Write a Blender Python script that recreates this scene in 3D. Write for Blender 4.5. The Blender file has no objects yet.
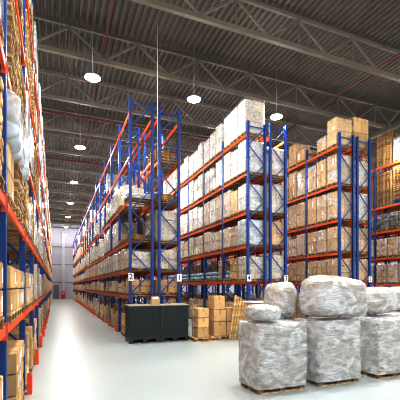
import bpy, math, random
from mathutils import Vector, Matrix, noise
random.seed(11)
C = bpy.context.scene.collection
R = random.Random(5)

# ------------------------------------------------------------------ camera
PSI = math.radians(22.15); CS, SN = math.cos(PSI), math.sin(PSI)
F = 355.0; CAMH = 2.3; HOR = 286.5
cam = bpy.data.cameras.new('camera'); co = bpy.data.objects.new('camera', cam); C.objects.link(co)
co.location = (0, 0, CAMH); co.rotation_euler = (math.pi/2, 0, -PSI)
cam.sensor_width = 36; cam.lens = 36*F/400; cam.shift_y = (HOR-200)/400
cam.clip_start = .05; cam.clip_end = 300
bpy.context.scene.camera = co

def onY(px, Y):                 # world x of pixel column px on the plane y=Y
    r = (px-200)/F
    return Y*(SN+r*CS)/(CS-r*SN)

# ------------------------------------------------------------------ materials
def lin(c):
    return tuple(((v/255)/12.92 if v/255 <= .04045 else ((v/255+.055)/1.055)**2.4) for v in c)+(1,)
def mat(name, col, rough=.6, metal=0, vary=.0, noise_scale=0, noise_amt=0, col2=None, objrand=False, emit=None, es=1, bump=0, spec=.5):
    m = bpy.data.materials.new(name); m.use_nodes = True; nt = m.node_tree; N = nt.nodes; L = nt.links
    b = N['Principled BSDF']; b.inputs['Roughness'].default_value = rough; b.inputs['Metallic'].default_value = metal
    b.inputs['Specular IOR Level'].default_value = spec
    c1 = lin(col); b.inputs['Base Color'].default_value = c1
    src = None
    tc = N.new('ShaderNodeTexCoord')
    if noise_scale:
        nz = N.new('ShaderNodeTexNoise'); nz.inputs['Scale'].default_value = noise_scale; nz.inputs['Detail'].default_value = 4
        L.new(tc.outputs['Object'], nz.inputs['Vector'])
        mx = N.new('ShaderNodeMix'); mx.data_type = 'RGBA'
        c2 = lin(col2) if col2 else tuple(v*(1-noise_amt) for v in c1[:3])+(1,)
        mx.inputs['A'].default_value = c1; mx.inputs['B'].default_value = c2
        rp = N.new('ShaderNodeMapRange'); rp.inputs[1].default_value = .35; rp.inputs[2].default_value = .65
        L.new(nz.outputs['Fac'], rp.inputs[0]); L.new(rp.outputs[0], mx.inputs['Factor'])
        src = mx.outputs['Result']
        if bump:
            bp = N.new('ShaderNodeBump'); bp.inputs['Strength'].default_value = bump
            L.new(nz.outputs['Fac'], bp.inputs['Height']); L.new(bp.outputs[0], b.inputs['Normal'])
    if vary:
        oi = N.new('ShaderNodeObjectInfo'); hs = N.new('ShaderNodeHueSaturation')
        mr = N.new('ShaderNodeMapRange'); mr.inputs[3].default_value = 1-vary; mr.inputs[4].default_value = 1+vary
        L.new(oi.outputs['Random'], mr.inputs[0]); L.new(mr.outputs[0], hs.inputs['Value'])
        if src: L.new(src, hs.inputs['Color'])
        else: hs.inputs['Color'].default_value = c1
        src = hs.outputs[0]
    if src: L.new(src, b.inputs['Base Color'])
    if emit:
        b.inputs['Emission Color'].default_value = lin(emit); b.inputs['Emission Strength'].default_value = es
    return m

def film(name, col=(235, 240, 245), lo=.25, hi=.8, scale=3.0, rough=.22, det=2.5):
    m = bpy.data.materials.new(name); m.use_nodes = True; nt = m.node_tree; N = nt.nodes; L = nt.links
    b = N['Principled BSDF']; b.inputs['Base Color'].default_value = lin(col); b.inputs['Roughness'].default_value = rough
    b.inputs['Coat Weight'].default_value = .4; b.inputs['Coat Roughness'].default_value = .1
    t = N.new('ShaderNodeBsdfTransparent'); mx = N.new('ShaderNodeMixShader')
    tc = N.new('ShaderNodeTexCoord'); mp = N.new('ShaderNodeMapping'); mp.inputs['Scale'].default_value = (1, 1, 1.6)
    mp.inputs['Rotation'].default_value = (.3, .5, .2)
    oi = N.new('ShaderNodeObjectInfo'); ad = N.new('ShaderNodeVectorMath'); ad.operation = 'ADD'
    sc = N.new('ShaderNodeMath'); sc.operation = 'MULTIPLY'; sc.inputs[1].default_value = 40
    L.new(oi.outputs['Random'], sc.inputs[0]); L.new(tc.outputs['Object'], ad.inputs[0]); L.new(sc.outputs[0], ad.inputs[1])
    L.new(ad.outputs[0], mp.inputs['Vector'])
    nz = N.new('ShaderNodeTexNoise'); nz.inputs['Scale'].default_value = scale; nz.inputs['Detail'].default_value = det
    nz.inputs['Distortion'].default_value = 1.2; L.new(mp.outputs[0], nz.inputs['Vector'])
    mr = N.new('ShaderNodeMapRange'); mr.inputs[1].default_value = .38; mr.inputs[2].default_value = .62
    mr.inputs[3].default_value = lo; mr.inputs[4].default_value = hi
    L.new(nz.outputs['Fac'], mr.inputs[0]); L.new(mr.outputs[0], mx.inputs[0])
    bp = N.new('ShaderNodeBump'); bp.inputs['Strength'].default_value = .4; bp.inputs['Distance'].default_value = .04
    L.new(nz.outputs['Fac'], bp.inputs['Height']); L.new(bp.outputs[0], b.inputs['Normal'])
    L.new(t.outputs[0], mx.inputs[1]); L.new(b.outputs[0], mx.inputs[2])
    L.new(mx.outputs[0], N['Material Output'].inputs['Surface'])
    return m

M = dict(
    blue=mat('blue_paint', (26, 74, 150), .42, .1, vary=.12),
    orange=mat('orange_paint', (238, 98, 34), .45, .0, vary=.12),
    tan=mat('cardboard', (208, 176, 130), .8, vary=.2, noise_scale=6, noise_amt=.12),
    beige=mat('pale_cardboard', (214, 200, 176), .7, vary=.18, noise_scale=5, noise_amt=.12),
    white=mat('white_carton', (216, 216, 210), .55, vary=.18, noise_scale=5, noise_amt=.1),
    tape=mat('packing_tape', (176, 132, 84), .35, vary=.1),
    greytape=mat('grey_tape', (150, 146, 138), .35, vary=.1),
    lab=mat('white_paper', (240, 240, 238), .6),
    ink=mat('black_ink', (25, 25, 28), .7),
    wood=mat('pale_wood', (226, 202, 156), .75, vary=.14, noise_scale=9, col2=(168, 128, 74)),
    dwood=mat('weathered_wood', (184, 150, 100), .8, vary=.18, noise_scale=9, col2=(150, 108, 60)),
    strap=mat('black_strap', (40, 40, 44), .5),
    film=film('stretch_film', lo=.06, hi=.5, scale=2.0),
    filmheavy=film('white_film', (214, 224, 232), .45, .95, 2.2, .25, 4),
    filmlight=film('thin_film', (240, 240, 236), .02, .3, 2.2),
    bag=mat('pale_blue_sack', (168, 192, 214), .4, vary=.12, noise_scale=7, noise_amt=.3, bump=.5),
    dark=mat('dark_machinery', (58, 58, 62), .4, .4, vary=.3, noise_scale=6, noise_amt=.5),
    bin=mat('dark_green_plastic', (40, 50, 50), .45, vary=.1),
    bintop=mat('grey_board', (178, 172, 158), .7, noise_scale=4, noise_amt=.15),
    steel=mat('galvanised_truss_steel', (98, 90, 78), .6, .0, noise_scale=2, noise_amt=.15),
    redpipe=mat('red_pipe', (104, 30, 26), .5),
    cable=mat('white_cable', (215, 215, 205), .5),
    lamp=mat('lamp_glow', (255, 252, 245), .5, emit=(255, 250, 240), es=14),
    lampbody=mat('lamp_housing', (165, 165, 165), .4, .6),
    red=mat('fire_red', (200, 22, 20), .4),
    door=mat('grey_door', (104, 110, 118), .5, noise_scale=1, noise_amt=.08),
    guard=mat('guard_orange', (240, 82, 28), .45, vary=.08),
    bluepal=mat('blue_pallet', (40, 90, 180), .5),
)
# floor: polished concrete
m = mat('polished_concrete', (176, 186, 188), .34, noise_scale=.5, col2=(176, 184, 184)); M['floor'] = m
# ceiling deck
M['deck'] = mat('corrugated_deck', (84, 76, 67), .6, .15, noise_scale=.6, noise_amt=.2)
M['wallm'] = mat('sandwich_panel', (176, 176, 188), .5, noise_scale=.2, noise_amt=.06)
M['col'] = mat('wall_column_paint', (188, 190, 200), .5)
M['rail'] = mat('wall_rail_paint', (128, 130, 140), .5)

# perforated blue post: dark slot dots down the face
m = M['post'] = mat('perforated_blue_post', (26, 74, 150), .42, .1)
nt = m.node_tree; N = nt.nodes; L = nt.links
tc = N.new('ShaderNodeTexCoord'); sp = N.new('ShaderNodeSeparateXYZ'); L.new(tc.outputs['Object'], sp.inputs[0])
md = N.new('ShaderNodeMath'); md.operation = 'PINGPONG'; md.inputs[1].default_value = .04; L.new(sp.outputs['Z'], md.inputs[0])
lt = N.new('ShaderNodeMath'); lt.operation = 'LESS_THAN'; lt.inputs[1].default_value = .011; L.new(md.outputs[0], lt.inputs[0])
ab = N.new('ShaderNodeMath'); ab.operation = 'ABSOLUTE'; L.new(sp.outputs['Y'], ab.inputs[0])
pg = N.new('ShaderNodeMath'); pg.operation = 'SUBTRACT'; pg.inputs[1].default_value = .032; L.new(ab.outputs[0], pg.inputs[0])
pa = N.new('ShaderNodeMath'); pa.operation = 'ABSOLUTE'; L.new(pg.outputs[0], pa.inputs[0])
l2 = N.new('ShaderNodeMath'); l2.operation = 'LESS_THAN'; l2.inputs[1].default_value = .007; L.new(pa.outputs[0], l2.inputs[0])
mu = N.new('ShaderNodeMath'); mu.operation = 'MULTIPLY'; L.new(lt.outputs[0], mu.inputs[0]); L.new(l2.outputs[0], mu.inputs[1])
mx = N.new('ShaderNodeMix'); mx.data_type = 'RGBA'; mx.inputs['A'].default_value = lin((26, 74, 150)); mx.inputs['B'].default_value = lin((6, 14, 40))
L.new(mu.outputs[0], mx.inputs['Factor']); L.new(mx.outputs['Result'], N['Principled BSDF'].inputs['Base Color'])

# ------------------------------------------------------------------ mesh helpers
class MB:
    def __init__(s): s.v = []; s.f = []; s.mi = []; s.sm = []
    def box(s, x0, x1, y0, y1, z0, z1, mi=0):
        b = len(s.v)
        s.v += [(x0,y0,z0),(x1,y0,z0),(x1,y1,z0),(x0,y1,z0),(x0,y0,z1),(x1,y0,z1),(x1,y1,z1),(x0,y1,z1)]
        s.f += [tuple(b+i for i in q) for q in ((0,3,2,1),(4,5,6,7),(0,1,5,4),(1,2,6,5),(2,3,7,6),(3,0,4,7))]
        s.mi += [mi]*6; s.sm += [False]*6; return s
    def bevbox(s, x0, x1, y0, y1, z0, z1, r=.01, mi=0):
        # box with chamfered vertical and horizontal edges
        b = len(s.v); X = (x0, x1); Y = (y0, y1); Z = (z0, z1)
        idx = {}
        for i in (0, 1):
            for j in (0, 1):
                for k in (0, 1):
                    sx, sy, sz = 1-2*i, 1-2*j, 1-2*k
                    idx[i,j,k,0] = len(s.v); s.v.append((X[i], Y[j]+sy*r, Z[k]+sz*r))
                    idx[i,j,k,1] = len(s.v); s.v.append((X[i]+sx*r, Y[j], Z[k]+sz*r))
                    idx[i,j,k,2] = len(s.v); s.v.append((X[i]+sx*r, Y[j]+sy*r, Z[k]))
        fs = []
        def q(*a): fs.append(tuple(idx[t] for t in a))
        for i in (0,1): q((i,0,0,0),(i,1,0,0),(i,1,1,0),(i,0,1,0))
        for j in (0,1): q((0,j,0,1),(1,j,0,1),(1,j,1,1),(0,j,1,1))
        for k in (0,1): q((0,0,k,2),(1,0,k,2),(1,1,k,2),(0,1,k,2))
        for i in (0,1):
            for j in (0,1): q((i,j,0,0),(i,j,1,0),(i,j,1,1),(i,j,0,1))
            for k in (0,1): q((i,0,k,0),(i,1,k,0),(i,1,k,2),(i,0,k,2))
            for j in (0,1):
                for k in (0,1): fs.append((idx[i,j,k,0], idx[i,j,k,1], idx[i,j,k,2]))
        for j in (0,1):
            for k in (0,1): q((0,j,k,1),(1,j,k,1),(1,j,k,2),(0,j,k,2))
        cx, cy, cz = (x0+x1)/2, (y0+y1)/2, (z0+z1)/2
        for f in fs:
            p = [Vector(s.v[i]) for i in f]; n = (p[1]-p[0]).cross(p[2]-p[0]); c = sum(p, Vector())/len(p)-Vector((cx,cy,cz))
            if n.dot(c) < 0: f = f[::-1]
            s.f.append(f); s.mi.append(mi); s.sm.append(False)
        return s
    def bar(s, p, q, w=.04, h=.04, mi=0, up=(0,0,1)):
        p, q = Vector(p), Vector(q); d = (q-p).normalized(); u = Vector(up)
        if abs(d.dot(u)) > .98: u = Vector((0,1,0))
        a = d.cross(u).normalized()*w/2; c = a.cross(d).normalized()*h/2
        b = len(s.v)
        for o in (p, q):
            for t in (-a-c, a-c, a+c, -a+c): s.v.append(tuple(o+t))
        s.f += [tuple(b+i for i in t) for t in ((0,3,2,1),(4,5,6,7),(0,1,5,4),(1,2,6,5),(2,3,7,6),(3,0,4,7))]
        s.mi += [mi]*6; s.sm += [False]*6; return s
    def tube(s, p, q, r, n=10, mi=0, r2=None):
        p, q = Vector(p), Vector(q); d = (q-p).normalized(); u = Vector((0,0,1)) if abs(d.z) < .9 else Vector((1,0,0))
        a = d.cross(u).normalized(); c = a.cross(d); b = len(s.v); r2 = r if r2 is None else r2
        for o, rr in ((p, r), (q, r2)):
            for i in range(n):
                t = 2*math.pi*i/n; s.v.append(tuple(o+(a*math.cos(t)+c*math.sin(t))*rr))
        for i in range(n):
            j = (i+1) % n; s.f.append((b+i, b+j, b+n+j, b+n+i)); s.mi.append(mi); s.sm.append(True)
        s.f.append(tuple(b+i for i in range(n))[::-1]); s.f.append(tuple(b+n+i for i in range(n))); s.mi += [mi]*2; s.sm += [False]*2
        return s
    def lathe(s, prof, n=20, mi=0):
        b = len(s.v)
        for r, z in prof:
            for i in range(n):
                t = 2*math.pi*i/n; s.v.append((r*math.cos(t), r*math.sin(t), z))
        for k in range(len(prof)-1):
            for i in range(n):
                j = (i+1) % n; s.f.append((b+k*n+i, b+k*n+j, b+(k+1)*n+j, b+(k+1)*n+i)); s.mi.append(mi); s.sm.append(True)
        return s
    def mesh(s, name, mats):
        me = bpy.data.meshes.new(name); me.from_pydata(s.v, [], s.f)
        for m_ in mats: me.materials.append(m_)
        me.polygons.foreach_set('material_index', s.mi); me.polygons.foreach_set('use_smooth', s.sm); me.update(); return me

def ob(name, data, parent=None, loc=(0,0,0), rz=0):
    o = bpy.data.objects.new(name, data); C.objects.link(o); o.location = loc; o.rotation_euler = (0, 0, rz)
    if parent is not None: o.parent = parent
    return o
def tag(o, label, cat, group=None):
    o['label'] = label; o['category'] = cat
    if group: o['group'] = group
    if SPOT[0]: o['spot'] = SPOT[0]
    return o
SPOT = [None]
def struct(name, data, loc=(0,0,0)):
    o = ob(name, data, None, loc); o['kind'] = 'structure'; return o
CACHE = {}
def cached(key, fn):
    if key not in CACHE: CACHE[key] = fn()
    return CACHE[key]
ORD = ['', 'first', 'second', 'third', 'fourth', 'fifth', 'sixth', 'seventh', 'eighth', 'ninth', 'tenth', 'eleventh', 'twelfth', 'thirteenth', 'fourteenth', 'fifteenth', 'sixteenth', 'seventeenth', 'eighteenth', 'nineteenth', 'twentieth']
for _t, _w in (('twentieth', 'twenty'), ('thirtieth', 'thirty'), ('fortieth', 'forty')):
    if _t not in ORD: ORD.append(_t)
    ORD += [_w+'-'+ORD[_i] for _i in range(1, 10)]
def ordn(i): return ORD[i]

# ------------------------------------------------------------------ room
X0, X1, Y0R, Y1R, HC = -8.0, 30.0, -6.0, 70.4, 14.0
b = MB(); b.box(X0-.3, X1+.3, Y0R-.3, Y1R+.3, -.2, 0); struct('floor', b.mesh('floor', [M['floor']]))
b = MB(); x = X0; pts = []
while x < X1+.3:
    pts += [(x, HC), (x+.09, HC), (x+.13, HC+.09), (x+.24, HC+.09)]; x += .28
for yy in (Y0R-.3, Y1R+.3):
    for p in pts: b.v.append((p[0], yy, p[1]))
n = len(pts)
for i in range(n-1): b.f.append((i, n+i, n+i+1, i+1)); b.mi.append(0); b.sm.append(False)
b.box(X0-.3, X1+.3, Y0R-.3, Y1R+.3, HC+.3, HC+.4)
struct('ceiling', b.mesh('ceiling', [M['deck']]))
def panelwall(axis, pos, a0, a1, out):
    b = MB(); z = 0
    def bx(u0, u1, d0, d1, z0, z1):
        if axis == 'x': b.box(min(pos+d0*out, pos+d1*out), max(pos+d0*out, pos+d1*out), u0, u1, z0, z1)
        else: b.box(u0, u1, min(pos+d0*out, pos+d1*out), max(pos+d0*out, pos+d1*out), z0, z1)
    bx(a0, a1, .03, .3, 0, HC+.3)
    z = 0
    while z < HC:      # horizontal sandwich panels with thin joints
        bx(a0, a1, 0, .03, z+.008, min(z+1.17, HC+.3)); z += 1.178
    return b
struct('wall_back', panelwall('y', Y1R, X0, X1, 1).mesh('wall_back', [M['wallm']]))
struct('wall_front', panelwall('y', Y0R, X0, X1, -1).mesh('wall_front', [M['wallm']]))
struct('wall_left', panelwall('x', X0, Y0R, Y1R, -1).mesh('wall_left', [M['wallm']]))
struct('wall_right', panelwall('x', X1, Y0R, Y1R, 1).mesh('wall_right', [M['wallm']]))
# columns and rails on the end wall
for i, xx in enumerate((-6.2, -2.9, 1.12, 6.2, 12.2)):
    b = MB(); b.box(xx, xx+.1, -.35, 0, 0, 0+HC-1.4); b.box(xx+.36, xx+.46, -.35, 0, 0, HC-1.4); b.box(xx+.1, xx+.36, -.2, -.16, 0, HC-1.4)
    struct('trim_%d' % (i+1), b.mesh('wall_column', [M['col']]), (0, Y1R, 0))
for i, zz in enumerate((3.05, 6.35, 9.6)):
    b = MB(); b.box(-7.9, 29.9, -.07, 0, -.07, .07); b.box(-7.9, 29.9, -.12, 0, .07, .09)
    struct('trim_%d' % (i+6), b.mesh('wall_rail', [M['rail']]), (0, Y1R, zz))
b = MB(); b.box(-.38, .63, -.05, 0, 0, 2.62)
d = struct('door_1', b.mesh('door', [M['door']]), (0, Y1R-.02, 0))
b = MB(); b.box(-.5, -.38, -.1, 0, 0, 2.74); b.box(.63, .75, -.1, 0, 0, 2.74); b.box(-.38, .63, -.1, 0, 2.62, 2.74)
ob('door_frame', b.mesh('door_frame', [M['col']]), d)
b = MB(); b.tube((.5, -.09, 1.05), (.36, -.09, 1.05), .015); b.tube((.5, -.04, 1.05), (.5, -.1, 1.05), .02)
ob('door_handle', b.mesh('door_handle', [M['lampbody']]), d)
# fire cabinet
b = MB(); b.bevbox(-.34, .34, -.3, 0, 0, 1.4, .02)
fc = tag(ob('fire_cabinet', b.mesh('fire_cabinet', [M['red']]), None, (1.36, Y1R-.4, 0)), 'red fire cabinet standing against the end wall beside the grey door', 'cabinet')
b = MB(); b.bevbox(-.29, .29, -.02, 0, .72, 1.33, .008); ob('cabinet_door', b.mesh('cabinet_door', [M['red']]), fc, (0, -.3, 0))
b = MB(); b.bevbox(-.29, .29, -.02, 0, .07, .68, .008); ob('cabinet_door', b.mesh('cabinet_door', [M['red']]), fc, (0, -.3, 0))
b = MB(); b.box(-.13, .13, -.03, -.02, .95, 1.15); ob('notice_plate', b.mesh('notice_plate', [M['lab']]), fc, (0, -.3, 0))

# ------------------------------------------------------------------ roof trusses
BC, TC = CAMH+10.3, HC-.06
def truss_mesh(xa, xb, part):
    b = MB()
    if part == 'bottom_chord':
        b.box(xa, xb, -.09, .09, BC-.09, BC+.09)
    elif part == 'top_chord':
        b.box(xa, xb, -.06, .06, TC-.12, TC+.02)
    else:
        x = .58-3.05*3; k = 0
        while x < xb:
            if x > xa: b.bar((x, 0, TC-.14), (x, 0, BC+.09), .05, .05)
            for s in (-1, 1):
                xm = x+s*1.52
                if xa < xm < xb and xa < x < xb: b.bar((x, 0, TC-.14), (xm, 0, BC+.09), .08, .08)
            x += 3.05
    return b
ty = 16.75-4.15*5
k = 0
GX = 19.8
while ty < 70:
    k += 1
    t = ob('roof_truss', None, None, (0, ty, 0))
    wh = 'nearest the camera' if k == 1 else ''
    tag(t, 'grey steel roof truss crossing the ceiling, %s counted from the camera end' % ordn(k), 'roof truss', 'roof trusses across the ceiling')
    for p in ('bottom_chord', 'top_chord', 'web_bracing'):
        ob(p, cached('truss'+p, lambda: truss_mesh(X0+.03, X1-.03, p).mesh(p, [M['steel']])), t)
    ty += 4.15
# longitudinal girder
b = MB(); y = Y0R+.1
b.box(-.14, .14, Y0R+.05, Y1R-.05, BC-.32, BC-.1)
g = tag(ob('roof_girder', b.mesh('roof_girder', [M['steel']]), None, (GX, 0, 0)), 'heavy steel girder running lengthwise under the roof trusses', 'girder')
b = MB(); y = 16.75-4.15*5
while y+4.15 < 70:
    b.bar((0, y, BC+.05), (0, y+2.07, TC-.1), .1, .1); b.bar((0, y+2.07, TC-.1), (0, y+4.15, BC+.05), .1, .1); y += 4.15
ob('web_bracing', b.mesh('web_bracing', [M['steel']]), g)
# knee braces spreading from the girder
for i, yy in enumerate((16.75, 20.9, 25.05)):
    b = MB(); b.bar((GX, yy, BC-.2), (GX+3.2, yy+.0, TC-.2), .14, .14)
    ob('knee_brace', b.mesh('knee_brace', [M['steel']]), g, (-GX, 0, 0))
# sprinkler pipes
for i, (px_, z) in enumerate(((2.04, HC-.8), (14.9, HC-.8), (22.5, HC-.8))):
    b = MB(); b.tube((0, Y0R+.1, 0), (0, Y1R-.1, 0), .035)
    o = ob('sprinkler_pipe', b.mesh('sprinkler_pipe', [M['redpipe']]), None, (px_, 0, z))
    tag(o, ['thin red pipe running lengthwise above the open aisle', 'thin red pipe lengthwise above the rack behind the film bundles', 'thin red pipe lengthwise above the rack with empty pallet stacks'][i], 'pipe', 'red sprinkler pipes')
for i, yy in enumerate((23.1, 31.4)):
    b = MB(); b.tube((X0+.1, 0, 0), (17.5, 0, 0), .055)
    o = ob('sprinkler_pipe', b.mesh('sprinkler_pipe', [M['redpipe']]), None, (0, yy, HC-1.25))
    tag(o, ['red main pipe crossing between roof trusses, the nearer of two', 'red main pipe crossing between roof trusses, the farther of two'][i], 'pipe', 'red sprinkler pipes')
    hm_ = MB().tube((0, 0, 0), (0, 0, 1.26), .012, 6).mesh('pipe_hanger', [M['steel']])
    for xh in range(-7, 17, 4): ob('pipe_hanger', hm_, o, (xh, 0, .05))
# cable
b = MB(); b.tube((4.19, 15.3, 7.2), (4.19, 15.3, HC), .018)
tag(ob('hanging_cable', b.mesh('hanging_cable', [M['cable']])), 'thin pale cable hanging from roof beside rack posts with signs two and one', 'cable')

# ------------------------------------------------------------------ lamps
LH = CAMH+9.0
lm = MB(); lm.lathe([(.0, .2), (.09, .2), (.11, .09), (.3, .06), (.34, .0), (.34, -.02), (.315, -.02)], 24)
LM = lm.mesh('lamp_shade', [M['lampbody']])
gm = MB(); gm.lathe([(.0, -.09), (.12, -.085), (.25, -.06), (.318, -.02), (.3, 0), (0, 0)], 24); GM = gm.mesh('lamp_glass', [M['lamp']])
rm = MB(); rm.tube((0,0,.2), (0,0,HC-LH), .012, 6); RM = rm.mesh('hanging_rod', [M['lampbody']])
for ix in range(7):
    for iy in range(9):
        x = -3.2+4.68*ix; y = 15.9+8.28*(iy-2)
        if x > 26 or (ix, iy) == (4, 2): continue
        t = ob('highbay_lamp', None, None, (x, y, LH))
        tag(t, 'round white hanging lamp, %s of its row from the front, %s row across' % (ordn(iy+1), ordn(ix+1)), 'lamp', 'round lamps hanging from the roof')
        ob('lamp_shade', LM, t); ob('lamp_glass', GM, t); ob('hanging_rod', RM, t)
        l = bpy.data.lights.new('lamp_beam', 'SPOT'); l.energy = 900; l.color = (1, .985, .95); l.shadow_soft_size = .25; l.spot_size = math.radians(150); l.spot_blend = .9
        lo = bpy.data.objects.new('lamp_beam', l); C.objects.link(lo); lo.location = (x, y, LH-.12)
        l = bpy.data.lights.new('lamp_light', 'POINT'); l.energy = 300; l.color = (1, .985, .95); l.shadow_soft_size = .22
        lo = bpy.data.objects.new('lamp_light', l); C.objects.link(lo); lo.location = (x, y, LH-.35)

# ------------------------------------------------------------------ racks
RP = dict()
def rack(key, label, x0, x1, y0, nb, pitch, levels, top, ind=99, flip=False):
    t = tag(ob('pallet_rack', None, None, (x0, y0, 0)), label, 'rack', 'tall blue and orange pallet racks')
    d = x1-x0
    def post():
        b = MB()
        b.box(-.055, -.035, -.06, .06, 0.01, top); b.box(-.035, .055, -.06, -.045, .01, top); b.box(-.035, .055, .045, .06, .01, top)
        return b.mesh('post', [M['post']])
    pm = cached(('post', top), post)
    def brace():
        b = MB(); z = .15; s = 0; h = (top-.4)/round((top-.4)/.95)
        b.bar((.09, 0, .15), (d-.09, 0, .15), .035, .045); b.bar((.09, 0, top-.25), (d-.09, 0, top-.25), .035, .045)
        while z+h < top-.2:
            a, c = (.09, d-.09) if s % 2 == 0 else (d-.09, .09)
            b.bar((a, 0, z), (c, 0, z+h), .03, .05); z += h; s += 1
        return b.mesh('upright_frame', [M['blue']])
    bm_ = cached(('brace', round(d, 3), top), brace)
    fpm = cached('foot', lambda: MB().box(-.08, .08, -.09, .09, 0, .012).mesh('foot_plate', [M['blue']]))
    for i in range(nb+1):
        f = ob('upright_frame', bm_, t, (0, i*pitch, 0))
        ob('post', pm, f, (.055, 0, 0)); q = ob('post', pm, f, (d-.055, 0, 0), math.pi)
        ob('foot_plate', fpm, f, (.055, 0, 0)); ob('foot_plate', fpm, f, (d-.055, 0, 0))
    def beam():
        b = MB(); L_ = pitch
        b.bevbox(0, .05, .065, L_-.065, -.13, 0, .008)
        for yy in (.062, L_-.072): b.box(-.006, .06, yy, yy+.01, -.19, .05)
        return b
    bmm = cached(('beam', pitch), lambda: beam().mesh('shelf_beam', [M['orange']]))
    far = MB()
    for i in range(nb):
        for z in levels:
            for side in (0, 1):
                xx = 0.0 if side == 0 else d-.05
                if i < ind: ob('shelf_beam', bmm, t, (xx, i*pitch, z))
                else: far.box(xx, xx+.05, i*pitch+.06, (i+1)*pitch-.06, z-.13, z)
    if far.v:
        o = ob('shelf_beam', far.mesh('shelf_beam', [M['orange']]), t); o['kind'] = 'stuff'
    RP[key] = (x0, x1, y0, pitch, levels)
    return t

YE = 15.57
G = dict(AL=(2.98, 4.08), AR=(4.29, 5.34), BL=(8.88, 9.98), BR=(10.19, 11.24), CL=(14.78, 15.88), CR=(16.09, 17.14), DL=(20.68, 21.78))
lvA = [1.88, 3.0, 4.3, 6.14, 8.02, 9.95]; lvB = [2.58, 4.35, 6.05, 8.02, 10.0]; lvC = [2.55, 4.22, 6.08, 8.1, 10.3]; lvD = [2.46, 4.25, 6.06, 7.75, 10.5]
lvL = [1.78, 3.46, 5.26, 7.16, 9.1]
rack('AL', 'blue and orange rack whose end post carries sign two', *G['AL'], YE, 19, 2.8, lvA, 10.57, 8)
rack('AR', 'blue and orange rack whose end post carries sign one', *G['AR'], YE, 19, 2.8, lvA, 10.45, 5)
rack('BL', 'blue and orange rack of pale cartons, end post with sign four', *G['BL'], YE, 12, 2.8, lvB, 10.6, 9)
rack('BR', 'blue and orange rack whose end post carries sign three', *G['BR'], YE, 12, 2.8, lvB, 10.75, 5)
rack('CL', 'blue and orange rack of brown cartons behind the film bundles', *G['CL'], YE, 10, 2.8, lvC, 11.0, 9)
rack('CR', 'blue and orange rack whose end post carries sign five', *G['CR'], YE, 10, 2.8, lvC, 10.95, 5)
rack('DL', 'blue and orange rack holding stacks of empty wooden pallets', *G['DL'], YE, 8, 2.8, lvD, 11.0, 8)
LX = (-1.70, -.60)
rack('L', 'blue and orange rack of timber and film-draped loads by the camera', *LX, -1.0, 22, 3.15, lvL, 10.7, 9)
# row spacers
for a, b_, zs in (('AL', 'AR', (3.9, 6.4, 9.1)), ('BL', 'BR', (3.8, 6.3, 9.2)), ('CL', 'CR', (3.8, 6.3, 9.2))):
    xa, xb = G[a][1], G[b_][0]
    for i in (0, 1, 2, 3):
        bb = MB(); bb.box(xa+.001, xb-.001, -.03, .03, 0, .08); sm_ = bb.mesh('row_spacer', [M['blue']])
        par = [o for o in bpy.data.objects if o.name.startswith('pallet_rack') and abs(o.location.x-G[a][0]) < .01][0]
        for z in zs: ob('row_spacer', sm_, par, (-G[a][0], i*2.8, z))

# ------------------------------------------------------------------ load pieces
def pallet_mesh(mt, mb):
    b = MB()                       # deck boards along y (0.8 wide), stringers along x (1.2 deep)
    for i in range(5):
        x = -.6+i*.275; b.box(x, x+.1, -.4, .4, .122, .144)
    for y in (-.4, -.05, .3):
        b.box(-.6, .6, y, y+.1, .1, .122)
        for x in (-.6, -.0725, .455): b.box(x+.008, x+.137, y+.006, y+.094, .022, .1, 1)
        b.box(-.6, .6, y, y+.1, 0, .022)
    return b.mesh('pallet', [mt, mb])
M['block'] = mat('pallet_block_wood', (150, 118, 78), .85, vary=.15)  # darker than the deck boards: shade of the gaps between decks put into the colour
PM = pallet_mesh(M['wood'], M['block']); PMD = pallet_mesh(M['dwood'], M['block']); PMB = pallet_mesh(M['bluepal'], M['bluepal'])
def carton_mesh(w, d, h, base, style=0):       # w along y, d along x
    def fn():
        b = MB(); b.bevbox(-d/2+.004, d/2-.004, -w/2+.013, w/2-.013, 0.001, h-.016, .014)
        e = .0015; tw = .03
        b.box(-d/2+.004-e, d/2-.004+e, -tw, tw, h-.017, h-.0145, 1)
        for s in (-1, 1):
            xx = s*(d/2-.004); b.box(min(xx, xx+s*e), max(xx, xx+s*e), -tw, tw, h*.66, h-.017, 1)
            if style == 1: b.box(min(xx, xx+s*2*e), max(xx, xx+s*2*e), w*.12, w*.36, h*.2, h*.75, 2)
            if style == 2: b.box(min(xx, xx+s*2*e), max(xx, xx+s*2*e), -w*.35, -w*.1, h*.12, h*.35, 2)
            yy = s*(w/2-.013); b.box(-tw, tw, min(yy, yy+s*e), max(yy, yy+s*e), h*.66, h-.017, 1)
        return b.mesh('carton', [M[base], M['tape' if base == 'tan' else 'greytape'], M['lab']])
    return cached(('carton', round(w,3), round(d,3), round(h,3), base, style), fn)
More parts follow.
